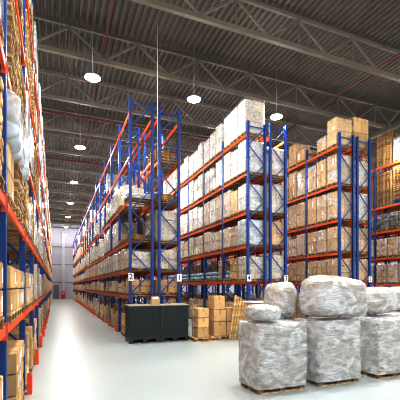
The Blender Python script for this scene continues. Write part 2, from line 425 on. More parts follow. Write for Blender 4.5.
def wrap_mesh(d, w, h, z0, var, mt, amp=.012, bulge=0):
    def fn():
        b = MB(); nu = 8; nz = max(4, int(h/.12)); per = []
        rr = .04
        ring = []
        for (ax, ay, bx, by, n_) in ((-d/2, -w/2, d/2, -w/2, 10), (d/2, -w/2, d/2, w/2, 7), (d/2, w/2, -d/2, w/2, 10), (-d/2, w/2, -d/2, -w/2, 7)):
            for i in range(n_): ring.append((ax+(bx-ax)*i/n_, ay+(by-ay)*i/n_))
        n = len(ring)
        for k in range(nz+1):
            z = z0+h*k/nz
            for (x, y) in ring:
                nn = noise.noise(Vector((x*4+var*9, y*4, z*2.4)))*amp+noise.noise(Vector((x*9+var*5, y*9, z*7)))*amp*.6+amp*1.1+.012
                bl = bulge*math.sin(math.pi*k/nz)
                l = math.hypot(x, y); f = 1+(nn+bl)/max(l, .1)
                corner = 1-.012*(abs(x)/(d/2)*abs(y)/(w/2))**6
                b.v.append((x*f*corner, y*f*corner, z))
        for k in range(nz):
            for i in range(n):
                j = (i+1) % n; b.f.append((k*n+i, k*n+j, (k+1)*n+j, (k+1)*n+i)); b.mi.append(0); b.sm.append(True)
        # top sheet
        c = len(b.v); b.v.append((0, 0, z0+h+.012))
        for i in range(n):
            b.f.append((nz*n+i, nz*n+(i+1) % n, c)); b.mi.append(0); b.sm.append(True)
        return b.mesh('stretch_wrap', [mt])
    return cached(('wrap', round(d,3), round(w,2), round(h,2), round(z0,2), var, mt.name, amp, bulge), fn)
NICE = dict(tan='brown', beige='beige', white='white')

def carton_load(loc, kind, h, nz, lab, group, wrap='film', near=True, rz=0, ny=2, nx=2, empty_p=0.0, W=.76, D=1.16):
    t = ob('wrapped_load', None, None, loc, rz); tag(t, lab, 'pallet load', group)
    ob('pallet', PM if R.random() < .7 else PMD, t)
    z0 = .144; ch = h/nz
    if near:
        for k in range(nz):
            for j in range(ny):
                for i in range(nx):
                    if k == nz-1 and wrap != 'film' and R.random() < empty_p: continue
                    st = R.choice((0, 0, 0, 0, 1, 2))
                    cw, cd = W/ny, D/nx
                    ob('carton', carton_mesh(cw, cd, ch, kind, st), t, (-D/2+cd*(i+.5)+R.uniform(-.006, .006), -W/2+cw*(j+.5)+R.uniform(-.003, .003), z0+k*ch))
    else:
        b_ = cached(('blk', kind, round(h,2), nz, ny), lambda: blk(kind, h, nz, ny))
        ob('carton_stack', b_, t, (0, 0, z0))
    if wrap:
        mt = M[wrap]
        ob('stretch_wrap', wrap_mesh(D, W, h+.06 if wrap != 'filmheavy' else h+.08, z0-.05, R.randrange(3), mt, .010), t)
    return t
def blk(kind, h, nz, ny):
    b = MB()
    for k in range(nz):
        for j in range(ny):
            for i in range(2):
                b.bevbox(-.6+.6*i+.006, -.6*(1-i)-.006 if i == 0 else .594, -.4+.8/ny*j+.006, -.4+.8/ny*(j+1)-.006, k*h/nz+.003, (k+1)*h/nz-.005, .01)
    return b.mesh('carton_stack', [M[kind]])
# fix x extents of the block's cartons: two deep
def blk(kind, h, nz, ny):
    b = MB()
    for k in range(nz):
        for j in range(ny):
            for i in range(2):
                xa = -.6+.6*i
                b.bevbox(xa+.02, xa+.58, -.38+.76/ny*j+.01, -.38+.76/ny*(j+1)-.01, k*h/nz+.003, (k+1)*h/nz-.005, .01)
    return b.mesh('carton_stack', [M[kind]])

def plank_mesh(th, wd, m_): return cached(('plk', th, m_), lambda: MB().bevbox(-.58, .58, -wd/2+.003, wd/2-.003, 0, th-.008, .006).mesh('plank', [M[m_]]))
def planks(loc, n, lab, group, drape=False, near=True, rz=0, th=.045, cols=6):
    t = ob('plank_bundle', None, None, loc, rz); tag(t, lab, 'timber bundle', group)
    ob('pallet', PMD, t)
    wd = .78/cols; h = n*th
    if near:
        for k in range(n):
            for j in range(cols):
                if k == n-1 and R.random() < .3: continue
                ob('plank', plank_mesh(th, wd, 'wood' if R.random() < .5 else 'dwood'), t, (R.uniform(-.012, .012), -.39+wd*(j+.5), .146+k*th))
    else:
        def fn():
            b = MB()
            for k in range(n):
                for j in range(cols): b.box(-.58+R.uniform(0,.03), .57, -.385+j*wd, -.395+(j+1)*wd, .146+k*th, .138+(k+1)*th)
            return b.mesh('plank_stack', [M['wood']])
        ob('plank_stack', cached(('pls', n, th), fn), t)
    sm = cached(('strap', n, th), lambda: strapm(h))
    for x in (-.3, .3): ob('strap', sm, t, (x, 0, 0))
    if drape: ob('film_drape', wrap_mesh(1.18, .76, h+.08, .1, R.randrange(3), M['filmheavy'], .02, .0), t)
    return t
def strapm(h):
    b = MB(); z = .144
    for s in (-1, 1): b.box(-.012, .012, min(s*.398, s*.402), max(s*.398, s*.402), .1, z+h+.004)
    b.box(-.012, .012, -.402, .402, z+h+.001, z+h+.005); return b.mesh('strap', [M['strap']])

def sack_mesh(v):
    b = MB(); nu, nv = 14, 8
    for j in range(nv+1):
        ph = math.pi*j/nv-math.pi/2
        for i in range(nu):
            th = 2*math.pi*i/nu
            def sg(a, e): return math.copysign(abs(a)**e, a)
            x = .36*sg(math.cos(ph), .5)*sg(math.cos(th), .6); y = .25*sg(math.cos(ph), .5)*sg(math.sin(th), .6); z = .12*sg(math.sin(ph), .8)
            k = 1+.16*noise.noise(Vector((x*5+v*7, y*5, z*5)))
            b.v.append((x*k, y*k, max(z*k+.11, 0)))
    for j in range(nv):
        for i in range(nu):
            k = (i+1) % nu; b.f.append((j*nu+i, j*nu+k, (j+1)*nu+k, (j+1)*nu+i)); b.mi.append(0); b.sm.append(True)
    return b.mesh('sack', [M['bag']])
SK = [sack_mesh(i) for i in range(3)]

def blob(sx, sy, sz, seed, e=.45, amp=.05, nu=56, nv=34, scale=2.0, taper=0):
    b = MB()
    def sg(a, p): return math.copysign(abs(a)**p, a)
    for j in range(nv+1):
        ph = math.pi*j/nv-math.pi/2
        for i in range(nu):
            th = 2*math.pi*i/nu
            x = sg(math.cos(ph), e)*sg(math.cos(th), e); y = sg(math.cos(ph), e)*sg(math.sin(th), e); z = sg(math.sin(ph), e)
            p = Vector((x*sx, y*sy, z*sz)); q = p*scale+Vector((seed*7.1, seed*3.3, 0))
            k = amp*noise.noise(q)+amp*.5*noise.noise(q*2.7)+amp*.35*abs(noise.noise(Vector((q.x*3, q.y*3, q.z*9))))
            p += p.normalized()*k
            p.z -= taper*max(0, x)*sz
            b.v.append(tuple(p+Vector((0, 0, sz))))
    for j in range(nv):
        for i in range(nu):
            k = (i+1) % nu; b.f.append((j*nu+i, j*nu+k, (j+1)*nu+k, (j+1)*nu+i)); b.mi.append(0); b.sm.append(True)
    return b
# ------------------------------------------------------------------ filling the racks
LV = ['floor', 'first shelf', 'second shelf', 'third shelf', 'fourth shelf', 'fifth shelf', 'sixth shelf']
RN = dict(AL='sign-two rack', AR='sign-one rack', BL='sign-four rack', BR='sign-three rack', CL='rack behind film bundles', CR='sign-five rack', DL='empty-pallet rack', DR='rack behind empty-pallet rack', L='timber rack')
def spot(key, bay, pos, li):
    x0, x1, y0, pitch, lv = RP[key]; SPOT[0] = '%s %d %d %d' % (key, bay, pos, li)
    z = .001 if li == 0 else lv[li-1]+.004
    off = (pitch-.87*2)/2+.87*pos
    return ((x0+x1)/2-(.03 if key == 'L' else 0)+R.uniform(-.015, .015), y0+bay*pitch+off+R.uniform(-.015, .015), z)
def lb(what, key, bay, pos, li, np_=3):
    return '%s on %s of %s, %s from its end' % (what, LV[li], RN[key], ordn(bay*3+pos+1))
def CL_(key, bay, pos, li, kind, h, nz, wrap='film', near=True, **k):
    w = {'film': 'film-wrapped', 'filmheavy': 'thickly film-wrapped', 'filmlight': 'thinly film-wrapped', None: 'unwrapped'}[wrap]
    return carton_load(spot(key, bay, pos, li), kind, h, nz, lb('%s %s cartons' % (w, NICE[kind]), key, bay, pos, li),
                       'film-wrapped pallet loads in the %s' % RN[key], wrap, near, **k)
def PL_(key, bay, pos, li, n, drape=False, near=True):
    kw = dict(th=.1, cols=4) if key == 'L' else {}
    if key == 'L': n = max(4, n//2)
    return planks(spot(key, bay, pos, li), n, lb(('film-draped' if drape else 'strapped')+' planks', key, bay, pos, li), 'timber bundles in the '+RN[key], drape, near, **kw)
def loose(key, bay, pos, li, dims=((.4, .6, .34), 2), kind='tan', pal=True, fill=1.0):
    s = spot(key, bay, pos, li)
    tag(ob('wooden_pallet', PMD if R.random() < .5 else PM, None, s), lb('pallet under loose cartons', key, bay, pos, li), 'pallet', 'pallets under loose cartons in the '+RN[key])
    (w, d, h), nz = dims
    for i, cx in enumerate((-.3, .3)):
        for j, cy in enumerate((-.2, .2)):
            z = s[2]+.146
            n = nz if R.random() < fill else R.randrange(0, nz+1)
            for k in range(n):
                hh = h
                o = ob('cardboard_carton', carton_mesh(w, d, hh, kind, R.choice((0, 1, 1, 2))), None, (s[0]+cx+R.uniform(-.01, .01), s[1]+cy*w/.4+R.uniform(-.004, .004), z), R.uniform(-.02, .02))
                tag(o, 'loose carton, %s %s %s, %s of %s, %s pallet from end' % (('back', 'front')[(i == 0) if key != 'L' else i], ('near', 'far')[j], ['bottom', 'second', 'third', 'fourth'][k], LV[li], RN[key], ordn(bay*3+pos+1)), 'carton', 'loose cartons in the '+RN[key])
                z += hh
def sacks(key, bay, pos, li):
    s = spot(key, bay, pos, li)
    tag(ob('wooden_pallet', PM, None, s), lb('pallet under pale blue sacks', key, bay, pos, li), 'pallet', 'pallets under sacks in the '+RN[key])
    for k, (dx, dy, dz) in enumerate(((-.28, -.0, 0), (.3, .02, 0), (-.2, .02, .25))):
        o = ob('sack', SK[k], None, (s[0]+dx, s[1]+dy, s[2]+.146+dz), math.pi/2*0+R.uniform(-.1, .1))
        o.scale = (.8, 1.4, 1)
        tag(o, 'pale blue sack, %s on %s of %s, %s pallet from end' % (('front one', 'back one', 'top one')[k], LV[li], RN[key], ordn(bay*3+pos+1)), 'sack', 'pale blue sacks on pallets')
def pallets(key, bay, pos, li, n, turned=None, blue=0):
    s = spot(key, bay, pos, li)
    if turned is not None: s = (RP[key][0]+.42, turned, s[2])
    for k in range(n):
        o = ob('wooden_pallet', PMB if k < blue else (PM if R.random() < .65 else PMD), None, (s[0]+R.uniform(-.015, .015), s[1]+R.uniform(-.012, .012), s[2]+k*.1445), math.pi/2 if turned is not None else 0)
        tag(o, 'empty %s pallet, %s up in %s stack from end, %s of %s' % ('blue' if k < blue else 'wooden', ordn(k+1), ordn(bay*3+pos+1), LV[li], RN[key]), 'pallet', 'empty pallets stacked in the '+RN[key])

# ---- rack A, face to the open aisle
for bay in range(9):
    near = bay < 4
    for pos in range(3):
        # floor
        if R.random() < .75: loose('AL', bay, pos, 0, ((.38, .56, .3), 3 if near else 2), R.choice(('tan', 'tan', 'beige')), fill=.5) if near else CL_('AL', bay, pos, 0, R.choice(('tan', 'beige')), R.uniform(.5, 1.3), 3, 'filmlight', False)
        # first shelf
        if near: loose('AL', bay, pos, 1, ((.37, .56, R.choice((.22, .3, .26))), 2), R.choice(('tan', 'tan', 'beige')), fill=.5)
        else: CL_('AL', bay, pos, 1, R.choice(('tan', 'beige')), R.choice((.35, .5, .65)), 2, 'filmlight', False)
        # second shelf
        if bay == 0 and pos == 0: CL_('AL', 0, 0, 2, 'beige', .72, 2, 'film')
        else: CL_('AL', bay, pos, 2, R.choice(('beige', 'beige', 'white', 'tan')), R.choice((.85, .9, .78)), 2, R.choice(('film', 'filmlight')), near)
        # third
        if bay == 0: PL_('AL', bay, pos, 3, (4, 5, 3)[pos])
        elif R.random() < .85: CL_('AL', bay, pos, 3, R.choice(('white', 'beige', 'white')), R.choice((1.2, 1.35, 1.0)), 2, R.choice(('film', 'film', 'filmheavy')), near)
        # fourth
        if bay == 0 and pos == 0: PL_('AL', 0, 0, 4, 3, True)
        elif bay in (1, 2) and pos < 2 or R.random() < .35: CL_('AL', bay, pos, 4, R.choice(('white', 'beige')), R.choice((1.3, .9, 1.1)), 2, 'film', near)
        # fifth
        if (bay, pos) == (2, 1) or (bay > 3 and R.random() < .2): CL_('AL', bay, pos, 5, 'white', R.choice((1.3, 1.0)), 2, 'filmheavy', near)
for bay in range(4):
    near = bay < 2
    for pos in range(3):
        if bay < 3: loose('AR', bay, pos, 1, ((.38, .56, .3), 2), 'tan', fill=.6)
        if bay < 3: CL_('AR', bay, pos, 0, 'tan', 1.1, 3, 'filmlight', near)
        CL_('AR', bay, pos, 2, R.choice(('beige', 'white')), .85, 2, 'film', near)
        CL_('AR', bay, pos, 3, 'beige', 1.35 if pos == 0 and bay == 0 else R.choice((1.2, 1.35)), 3, 'film', near)
        if bay == 0: PL_('AR', bay, pos, 4, (7, 6, 5)[pos])
        elif R.random() < .6: CL_('AR', bay, pos, 4, 'white', 1.3, 2, 'film', near)
        if bay == 0 and pos < 2: pallets('AR', bay, pos, 5, (4, 5)[pos])
        elif R.random() < .5: CL_('AR', bay, pos, 5, 'white', 1.2, 2, 'film', near)
# far loads of rack A
def far_loads(key, b0, b1, probs, kinds, label):
    x0, x1, y0, pitch, lv = RP[key]; b = MB()
    for bay in range(b0, b1):
        for pos in range(3):
            for li, pr in enumerate(probs):
                if R.random() > pr: continue
                s = spot(key, bay, pos, li)
                b.box(s[0]-.6, s[0]+.6, s[1]-.4, s[1]+.4, s[2]+.09, s[2]+.144, 3)
                for yy in (-.4, -.05, .3): b.box(s[0]-.6, s[0]+.6, s[1]+yy, s[1]+yy+.1, s[2]+.001, s[2]+.09, 3)
                gap = ((lv[li] if li < len(lv) else 11)-s[2])-.45; h = gap*R.uniform(.5, .95)
                mi = R.choice(kinds[li])
                for j in range(2): b.bevbox(s[0]-.6, s[0]+.6, s[1]-.4+.4*j+.006, s[1]+.4*j-.006, s[2]+.145, s[2]+.145+h*R.uniform(.85, 1), .02, mi)
    SPOT[0] = None
    o = ob('distant_pallet_load', b.mesh('distant_pallet_load', [M['white'], M['beige'], M['tan'], M['wood']]))
    tag(o, label, 'pallet loads'); o['kind'] = 'stuff'
far_loads('AL', 9, 19, (.8, .9, .95, .85, .6, .3), ((2, 1), (2, 2, 1), (1, 1, 0), (0, 1), (0, 1), (0,)), 'distant loads filling the far bays of the rack with sign two')

# ---- rack B
for bay in range(6):
    near = bay < 4
    for pos in range(3):
        # floor: loose cartons, dark
        if bay < 4 and (pos+bay) % 2 == 0: CL_('BL', bay, pos, 0, 'tan', R.choice((.9, 1.3)), 3, 'filmlight', near)
        elif bay < 5: loose('BL', bay, pos, 0, ((.38, .56, .32), 3), 'tan', fill=.4)
        # first shelf
        if bay == 0 and pos == 0: CL_('BL', 0, 0, 1, 'beige', 1.1, 3, 'film')
        elif bay == 0 and pos == 2 or bay == 1 and pos == 1: sacks('BL', bay, pos, 1)
        elif (bay, pos) in ((0, 1), (1, 0)): loose('BL', bay, pos, 1, ((.38, .58, .36), 3), 'tan', fill=.6)
        elif bay < 5: sacks('BL', bay, pos, 1)
        # second
        if bay == 0 and pos == 0: CL_('BL', 0, 0, 2, 'beige', 1.18, 1, 'filmheavy', ny=1, nx=1)
        elif bay == 0 and pos == 1: CL_('BL', 0, 1, 2, 'tan', 1.0, 2, 'film')
        elif bay == 0 and pos == 2: CL_('BL', 0, 2, 2, 'beige', 1.05, 2, 'film')
        else: CL_('BL', bay, pos, 2, 'beige', R.choice((1.05, 1.22, 1.15)), 2, 'filmlight' if (bay+pos) % 2 else 'film', near, empty_p=.06)
        # third
        if bay == 0 and pos == 1: CL_('BL', 0, 1, 3, 'tan', 1.2, 1, 'filmlight', ny=1)
        elif bay == 0 and pos == 2: CL_('BL', 0, 2, 3, 'beige', 1.4, 2, 'film')
        else: CL_('BL', bay, pos, 3, R.choice(('white', 'beige', 'white')), R.choice((1.3, 1.4, 1.5)), 2, 'filmlight' if (bay+pos) % 2 else 'film', near, empty_p=.06)
        # fourth
        if not (bay == 0 and pos == 1 and False): CL_('BL', bay, pos, 4, 'white', R.choice((1.3, 1.5, 1.4, 1.55)), 2, 'filmlight' if (bay+pos) % 3 else 'film', near, empty_p=.08)
        # top
        CL_('BL', bay, pos, 5, 'beige' if (bay, pos) == (0, 0) else 'white', R.choice((1.5, 1.6, 1.4)) if bay else 1.66, 3 if (bay, pos) == (0, 0) else 2, 'film' if (bay+pos) % 3 == 0 else 'filmlight', near, empty_p=.06)
for bay in range(2):
    for pos in range(3):
        CL_('BR', bay, pos, 1, R.choice(('tan', 'beige')), 1.2, 2, 'film')
        CL_('BR', bay, pos, 2, 'tan', 1.2, 2, 'filmlight'); CL_('BR', bay, pos, 3, 'beige', 1.45, 2, 'film')
        CL_('BR', bay, pos, 4, 'beige', 1.35, 2, 'film')
        if bay == 0 and pos == 0: pass
        if pos != 2: CL_('BR', bay, pos, 0, 'tan', 1.5, 3, 'filmlight')
for bay in range(2, 8):
    for pos in range(3):
        CL_('BR', bay, pos, 0, R.choice(('tan', 'beige')), R.choice((1.2, 1.7, 1.5)), 3, 'filmlight', False)
        CL_('BR', bay, pos, 1, R.choice(('tan', 'beige')), R.choice((1.0, 1.3, 1.2)), 2, 'filmlight', False)
        if bay > 3: CL_('AR', bay, pos, 0, 'tan', R.choice((1.2, .9)), 3, 'filmlight', False)
        if bay > 2: CL_('AR', bay, pos, 1, 'tan', R.choice((.6, .8)), 2, 'filmlight', False)
# ---- rack C
for bay in range(5):
    near = bay < 3
    for pos in range(3):
        if bay < 4: CL_('CL', bay, pos, 0, 'tan', 1.6, 4, 'filmlight', near); CL_('CL', bay, pos, 1, 'tan', R.choice((1.2, 1.0, 1.15)), 3, 'filmlight', near)
        CL_('CL', bay, pos, 2, 'tan', R.choice((1.3, 1.35, 1.1)), 2, R.choice(('filmlight', 'film')), near)
        CL_('CL', bay, pos, 3, 'tan', R.choice((1.5, 1.55)), 2, R.choice(('filmlight', 'film')), near)
        CL_('CL', bay, pos, 4, 'tan', R.choice((1.6, 1.7, 1.5)), 2, R.choice(('filmlight', 'film', 'filmlight')), near)
        if (bay, pos) == (0, 0): CL_('CL', 0, 0, 5, 'tan', 1.5, 2, 'filmlight', ny=1, nx=1)
        elif (bay, pos) == (0, 1): CL_('CL', 0, 1, 5, 'tan', .75, 1, 'film', ny=2)
        elif (bay, pos) == (1, 0): CL_('CL', 1, 0, 5, 'tan', .7, 1, None, ny=1, nx=2)
        elif (bay, pos) == (1, 1): CL_('CL', 1, 1, 5, 'tan', 1.35, 1, 'filmlight', ny=1)
        elif (bay, pos) == (1, 2): CL_('CL', 1, 2, 5, 'tan', .55, 1, 'filmlight', ny=2)
        elif bay > 1: CL_('CL', bay, pos, 5, 'tan', R.choice((.9, 1.1)), 2, 'filmlight', near)
for bay in range(2):
    for pos in range(3):
        for li, hh in ((0, 1.6), (1, 1.2), (2, 1.35), (3, 1.5), (4, 1.4)): CL_('CR', bay, pos, li, R.choice(('tan', 'beige')), hh, 2, 'film' if li > 2 else 'filmlight')
        if bay == 0 and pos == 0: CL_('CR', 0, 0, 5, 'tan', 1.75, 2, None)
        if bay == 0 and pos == 1: CL_('CR', 0, 1, 5, 'tan', .75, 2, 'filmlight')
# ---- rack D
SPOT[0] = None
rack('DR', 'blue and orange rack standing behind the empty-pallet rack', 22.0, 23.1, YE, 8, 2.8, lvD, 11.0, 2)
for bay in range(4):
    for pos in range(3):
        for li in (0, 1, 2, 3, 4): CL_('DR', bay, pos, li, R.choice(('tan', 'beige')), (1.6, 1.2, 1.2, 1.1, 1.9)[li], 2, 'filmlight', False)
def machine(loc, k):
    t = ob('wrapped_machine', None, None, loc)
    tag(t, 'dark machine part in grey film on %s pallet of empty-pallet rack, third shelf' % ordn(k), 'machine part', 'dark machine parts in the empty-pallet rack')
    ob('pallet', PMD, t)
    b = MB(); b.bevbox(-.5, .5, -.34, .34, .15, .5, .03); b.tube((-.2, -.3, .72), (-.2, .3, .72), .26, 16); b.bevbox(.08, .45, -.25, .25, .5, .95, .03)
    b.tube((.26, 0, .9), (.26, 0, 1.15), .12, 12); b.bar((-.45, -.2, .5), (-.1, -.2, 1.05), .05, .05); b.bar((-.45, .2, .5), (-.1, .2, 1.05), .05, .05)
    ob('machine_body', b.mesh('machine_body', [M['dark']]), t)
    ob('film_cover', wrap_mesh(1.08, .72, 1.0, .15, k % 3, M['filmlight'], .015, .0), t)
for bay in range(4):
    for pos in range(3):
        CL_('DL', bay, pos, 0, 'tan', 1.5, 4, 'filmlight', bay < 2)
        CL_('DL', bay, pos, 1, 'tan', 1.2, 3, 'film', bay < 2)
        CL_('DL', bay, pos, 2, 'tan', 1.15, 3, 'film', bay < 2)
        if bay < 2: machine(spot('DL', bay, pos, 3), bay*3+pos+1)
        if bay < 2:
            if pos > 0: pallets('DL', bay, pos, 4, (17, 16, 15, 16)[bay*2+pos-1], YE+2.8*bay+(.78, 2.08)[pos-1], blue=2 if pos == 1 and bay == 0 else 0)
        elif bay == 2: pallets('DL', bay, pos, 4, 11)
        if bay == 0 and pos == 2: pallets('DL', bay, pos, 5, 15, YE+2.08)
        elif bay == 0 and pos == 0:
            t_ = CL_('DL', bay, pos, 5, 'beige', 1.4, 2, 'filmheavy'); t_.location.y += .42
        elif bay == 1 and pos == 1: pallets('DL', bay, pos, 5, 8)
# ---- rack L, beside the camera
for bay in range(0, 9):
    near = bay < 5
    for pos in range(3):
        i = bay*3+pos
        if bay >= 1:
            if i % 4 != 2: loose('L', bay, pos, 0, ((.38, .58, .36), 3), 'tan', fill=.6) if near else CL_('L', bay, pos, 0, 'tan', 1.2, 3, 'filmlight', False)
        if bay in (1, 2) or (bay == 3 and pos == 0): loose('L', bay, pos, 1, ((.38, .58, .34), 2), 'tan')
        elif bay > 2: CL_('L', bay, pos, 1, R.choice(('tan', 'beige', 'tan')), R.choice((.7, 1.1, .9)), 2, R.choice(('filmlight', 'film')), near)
        for li in (2, 3, 4, 5):
            r = R.random()
            if bay == 0 and li > 3: continue
            if bay == 2 and li == 2:
                if pos == 0: CL_('L', bay, pos, li, 'tan', .72, 2, None, ny=2)
                else: pallets('L', bay, pos, li, 6)
                q = spot('L', bay, pos, li)
                t = ob('wrapped_bundle', None, None, (q[0]+.04, q[1], q[2]+.9))
                tag(t, 'pale film-wrapped bundle over %s, %s from its end in timber rack' % (('brown cartons', 'stacked pallets', 'stacked pallets')[pos], ordn(bay*3+pos+1)), 'wrapped bundle', 'film bundles in the timber rack')
                me_ = cached(('lb', pos), lambda: blob(.64, .39, .37, 10+pos, .3, .05, 30, 18).mesh('film_cover', [M['filmheavy']]))
                mc_ = cached(('lc', pos), lambda: blob(.58, .35, .34, 10+pos, .3, .02, 20, 12).mesh('bundle_core', [M['beige']]))
                ob('film_cover', me_, t); ob('bundle_core', mc_, t, (0, 0, .02))
            elif bay in (2, 4) and li == 3 or bay == 3 and li == 4: pallets('L', bay, pos, li, (9, 10, 8)[pos])
            elif bay == 1 and li == 2: PL_('L', bay, pos, li, (16, 22, 24)[pos], False)
            elif bay == 3 and li == 2: PL_('L', bay, pos, li, (24, 14, 22)[pos], pos == 1)
            elif bay == 2 and li == 3: PL_('L', bay, pos, li, (20, 24, 22)[pos], False)
            elif bay == 3 and li == 3: PL_('L', bay, pos, li, (24, 20, 22)[pos], True)
            elif r < .4: PL_('L', bay, pos, li, R.randrange(12, 26), R.random() < .4, near and bay < 4)
            else: CL_('L', bay, pos, li, R.choice(('tan', 'white', 'beige', 'tan')), R.choice((1.3, 1.0, 1.2)), 3, R.choice(('film', 'filmheavy', 'filmlight')), near)
far_loads('L', 9, 22, (.8, .9, .9, .9, .9, .8), ((2, 1), (2, 2, 1), (2, 1, 3), (0, 1, 3), (0, 1, 2), (0, 2)), 'distant loads filling the far bays of the timber rack')

SPOT[0] = None
# ------------------------------------------------------------------ signs on the end posts
def sign(ch, x, z, what):
    b = MB(); b.bevbox(-.12, .12, -.006, 0, -.17, .17, .002); o = ob('number_sign', b.mesh('sign_plate', [M['lab']]), None, (x, YE-.062, z))
    tag(o, 'white plate reading %s on the end post of %s' % (dict(zip('12345', ('one', 'two', 'three', 'four', 'five')))[ch], what), 'sign', 'white number plates on end posts')
    c = bpy.data.curves.new('num', 'FONT'); c.body = ch; c.size = .34; c.align_x = 'CENTER'; c.align_y = 'CENTER'; c.extrude = .001; c.offset = .003
    tmp = bpy.data.objects.new('tmp', c); C.objects.link(tmp); bpy.context.view_layer.update()
    me = bpy.data.meshes.new_from_object(tmp.evaluated_get(bpy.context.evaluated_depsgraph_get())); bpy.data.objects.remove(tmp)
    me.materials.clear(); me.materials.append(M['ink'])
    q = ob('numeral', me, o, (0, -.008, 0)); q.rotation_euler = (math.pi/2, 0, 0)
sign('2', G['AL'][0]+.08, 2.72, 'the rack along the open aisle')
sign('1', G['AR'][1]-.06, 2.7, 'the rack backing onto the aisle rack')
sign('4', G['BL'][0]+.08, 2.72, 'the pale carton rack')
sign('3', G['BR'][1]-.06, 2.72, 'the rack behind the pale carton rack')
sign('5', G['CR'][1]-.06, 2.72, 'the rack beyond the film bundles')

# ------------------------------------------------------------------ post guards
b = MB(); b.bevbox(-.1, -.07, -.1, .1, 0, .42, .006); b.box(-.1, .0, -.1, -.085, 0, .42); b.box(-.1, .0, .085, .1, 0, .42); GMs = b.mesh('post_guard', [M['guard']])
for i in range(16):
    tag(ob('post_guard', GMs, None, (G['AL'][0]-.035, YE+2.8*i, 0)), 'orange guard at foot of %s post of sign-two rack' % ordn(i+1), 'post guard', 'orange post guards along the aisle')
for i in range(2, 12):
    o = tag(ob('post_guard', GMs, None, (LX[1]+.035, -1.0+3.15*i, 0), math.pi), 'orange guard at foot of %s post of timber rack' % ordn(i-1), 'post guard', 'orange post guards along the aisle')

# ------------------------------------------------------------------ dark bins with boards on top
def bin_(x, y, label):
    t = ob('storage_bin', None, None, (x, y, 0)); tag(t, label, 'storage bin', 'dark storage bins in front of the sign-two rack')
    w, d, h = 1.24, 1.0, 1.5
    b = MB(); b.bevbox(-w/2+.03, w/2-.03, -d/2+.03, d/2-.03, .16, h, .01)
    for i in range(13):
        xx = -w/2+.03+i*(w-.1)/12; b.box(xx, xx+.04, -d/2, -d/2+.03, .16, h); b.box(xx, xx+.04, d/2-.03, d/2, .16, h)
    for i in range(10):
        yy = -d/2+.03+i*(d-.1)/9; b.box(-w/2, -w/2+.03, yy, yy+.04, .16, h); b.box(w/2-.03, w/2, yy, yy+.04, .16, h)
    for z in (.16, .6, 1.04, h-.06): b.box(-w/2-.005, w/2+.005, -d/2-.01, d/2+.01, z, z+.05)
    ob('bin_body', b.mesh('bin_body', [M['bin']]), t)
    b = MB()
    for xx in (-w/2, -.07, w/2-.14): b.box(xx, xx+.14, -d/2, d/2, 0, .16)
    ob('bin_foot', b.mesh('bin_foot', [M['bin']]), t)
    return t
bin_(3.37, 14.72, 'dark ribbed bin under grey board, below sign two')
bin_(4.64, 14.72, 'dark ribbed bin under grey board, below sign one')
b = MB(); b.bevbox(-1.28, 1.28, -.54, .54, 0, .04, .006)
tag(ob('grey_board', b.mesh('grey_board', [M['bintop']]), None, (4.0, 14.72, 1.501)), 'long pale grey board lying across the two dark bins', 'board')
def box_thing(x, y, z, w, d, h, label, rz=0, kind='tan', style=0, group=None):
    o = ob('cardboard_carton', carton_mesh(d, w, h, kind, style), None, (x, y, z), rz)
    tag(o, label, 'carton', group); return o
o = box_thing(3.88, 14.6, 1.542, .38, .3, .22, 'small brown carton on the grey board over the dark bins', .05, style=1)
b = MB()
for k in range(6): b.box(-.16+.004*k, .16-.003*k, -.11, .11, k*.018, k*.018+.015)
tag(ob('paper_stack', b.mesh('paper_stack', [M['lab']]), None, (3.9, 14.62, 1.762)), 'pile of white papers on the small brown carton', 'papers')

# floor goods in front of rack B
def pal(x, y, z, label, rz=0, m_=None):
    tag(ob('wooden_pallet', m_ or PM, None, (x, y, z), rz), label, 'pallet', 'pallets standing on the open floor')
pal(6.9, 14.3, 0, 'floor pallet under the tall brown carton stack', math.pi*0)
for i, (xx, zz, hh, nm) in enumerate(((6.63, .146, .64, 'lowest'), (6.63, .786, .5, 'middle'))):
    box_thing(xx, 14.3, zz, .6, .7, hh, '%s carton under the tall carton before the sign-four rack' % nm)
box_thing(6.6, 14.3, 1.288, .56, .6, .62, 'tall plain carton topmost of the stack before sign-four rack', .1)
for i in range(2): box_thing(7.2, 14.3, .146+.62*i, .5, .7, .61, '%s carton beside the stack under the tall plain carton' % ('lower', 'upper')[i])
for i in range(5):
    b = MB(); L_ = 1.9-.06*i; b.bar((0, 0, 0), (.32, .05, L_), .1, .03)
    me = b.mesh('plank', [M['wood']])
    o = ob('leaning_plank', me, None, (6.98+i*.125, 13.72, .02)); tag(o, 'pale plank leaning on the carton stack, %s from the tall carton' % ordn(i+1), 'plank', 'pale planks leaning on cartons')
pal(5.95, 14.1, 0, 'floor pallet under the labelled cartons beside the dark bins')
for k in range(3): box_thing(5.75, 14.1, .146+.42*k, .5, .7, .41, 'labelled carton beside the dark bins, %s from the floor' % ordn(k+1), .03*k, style=1)
pal(7.8, 12.6, 0, 'floor pallet under the wide cartons nearest the film bundles')
for k in range(3):
    for j in range(2): box_thing(7.5+.6*j, 12.6, .146+.5*k, .58, .74, .49, 'wide carton before sign-four rack, %s %s' % (('bottom', 'middle', 'top')[k], ('by the planks', 'by the film bundles')[j]), style=(0, 1)[j])
# flat white sheet goods over them
b = MB(); b.bevbox(-.62, .62, -.4, .4, 0, .05, .01); tag(ob('foam_board', b.mesh('foam_board', [M['lab']]), None, (7.82, 12.6, 1.648)), 'flat white foam board lying on the wide cartons', 'foam board')

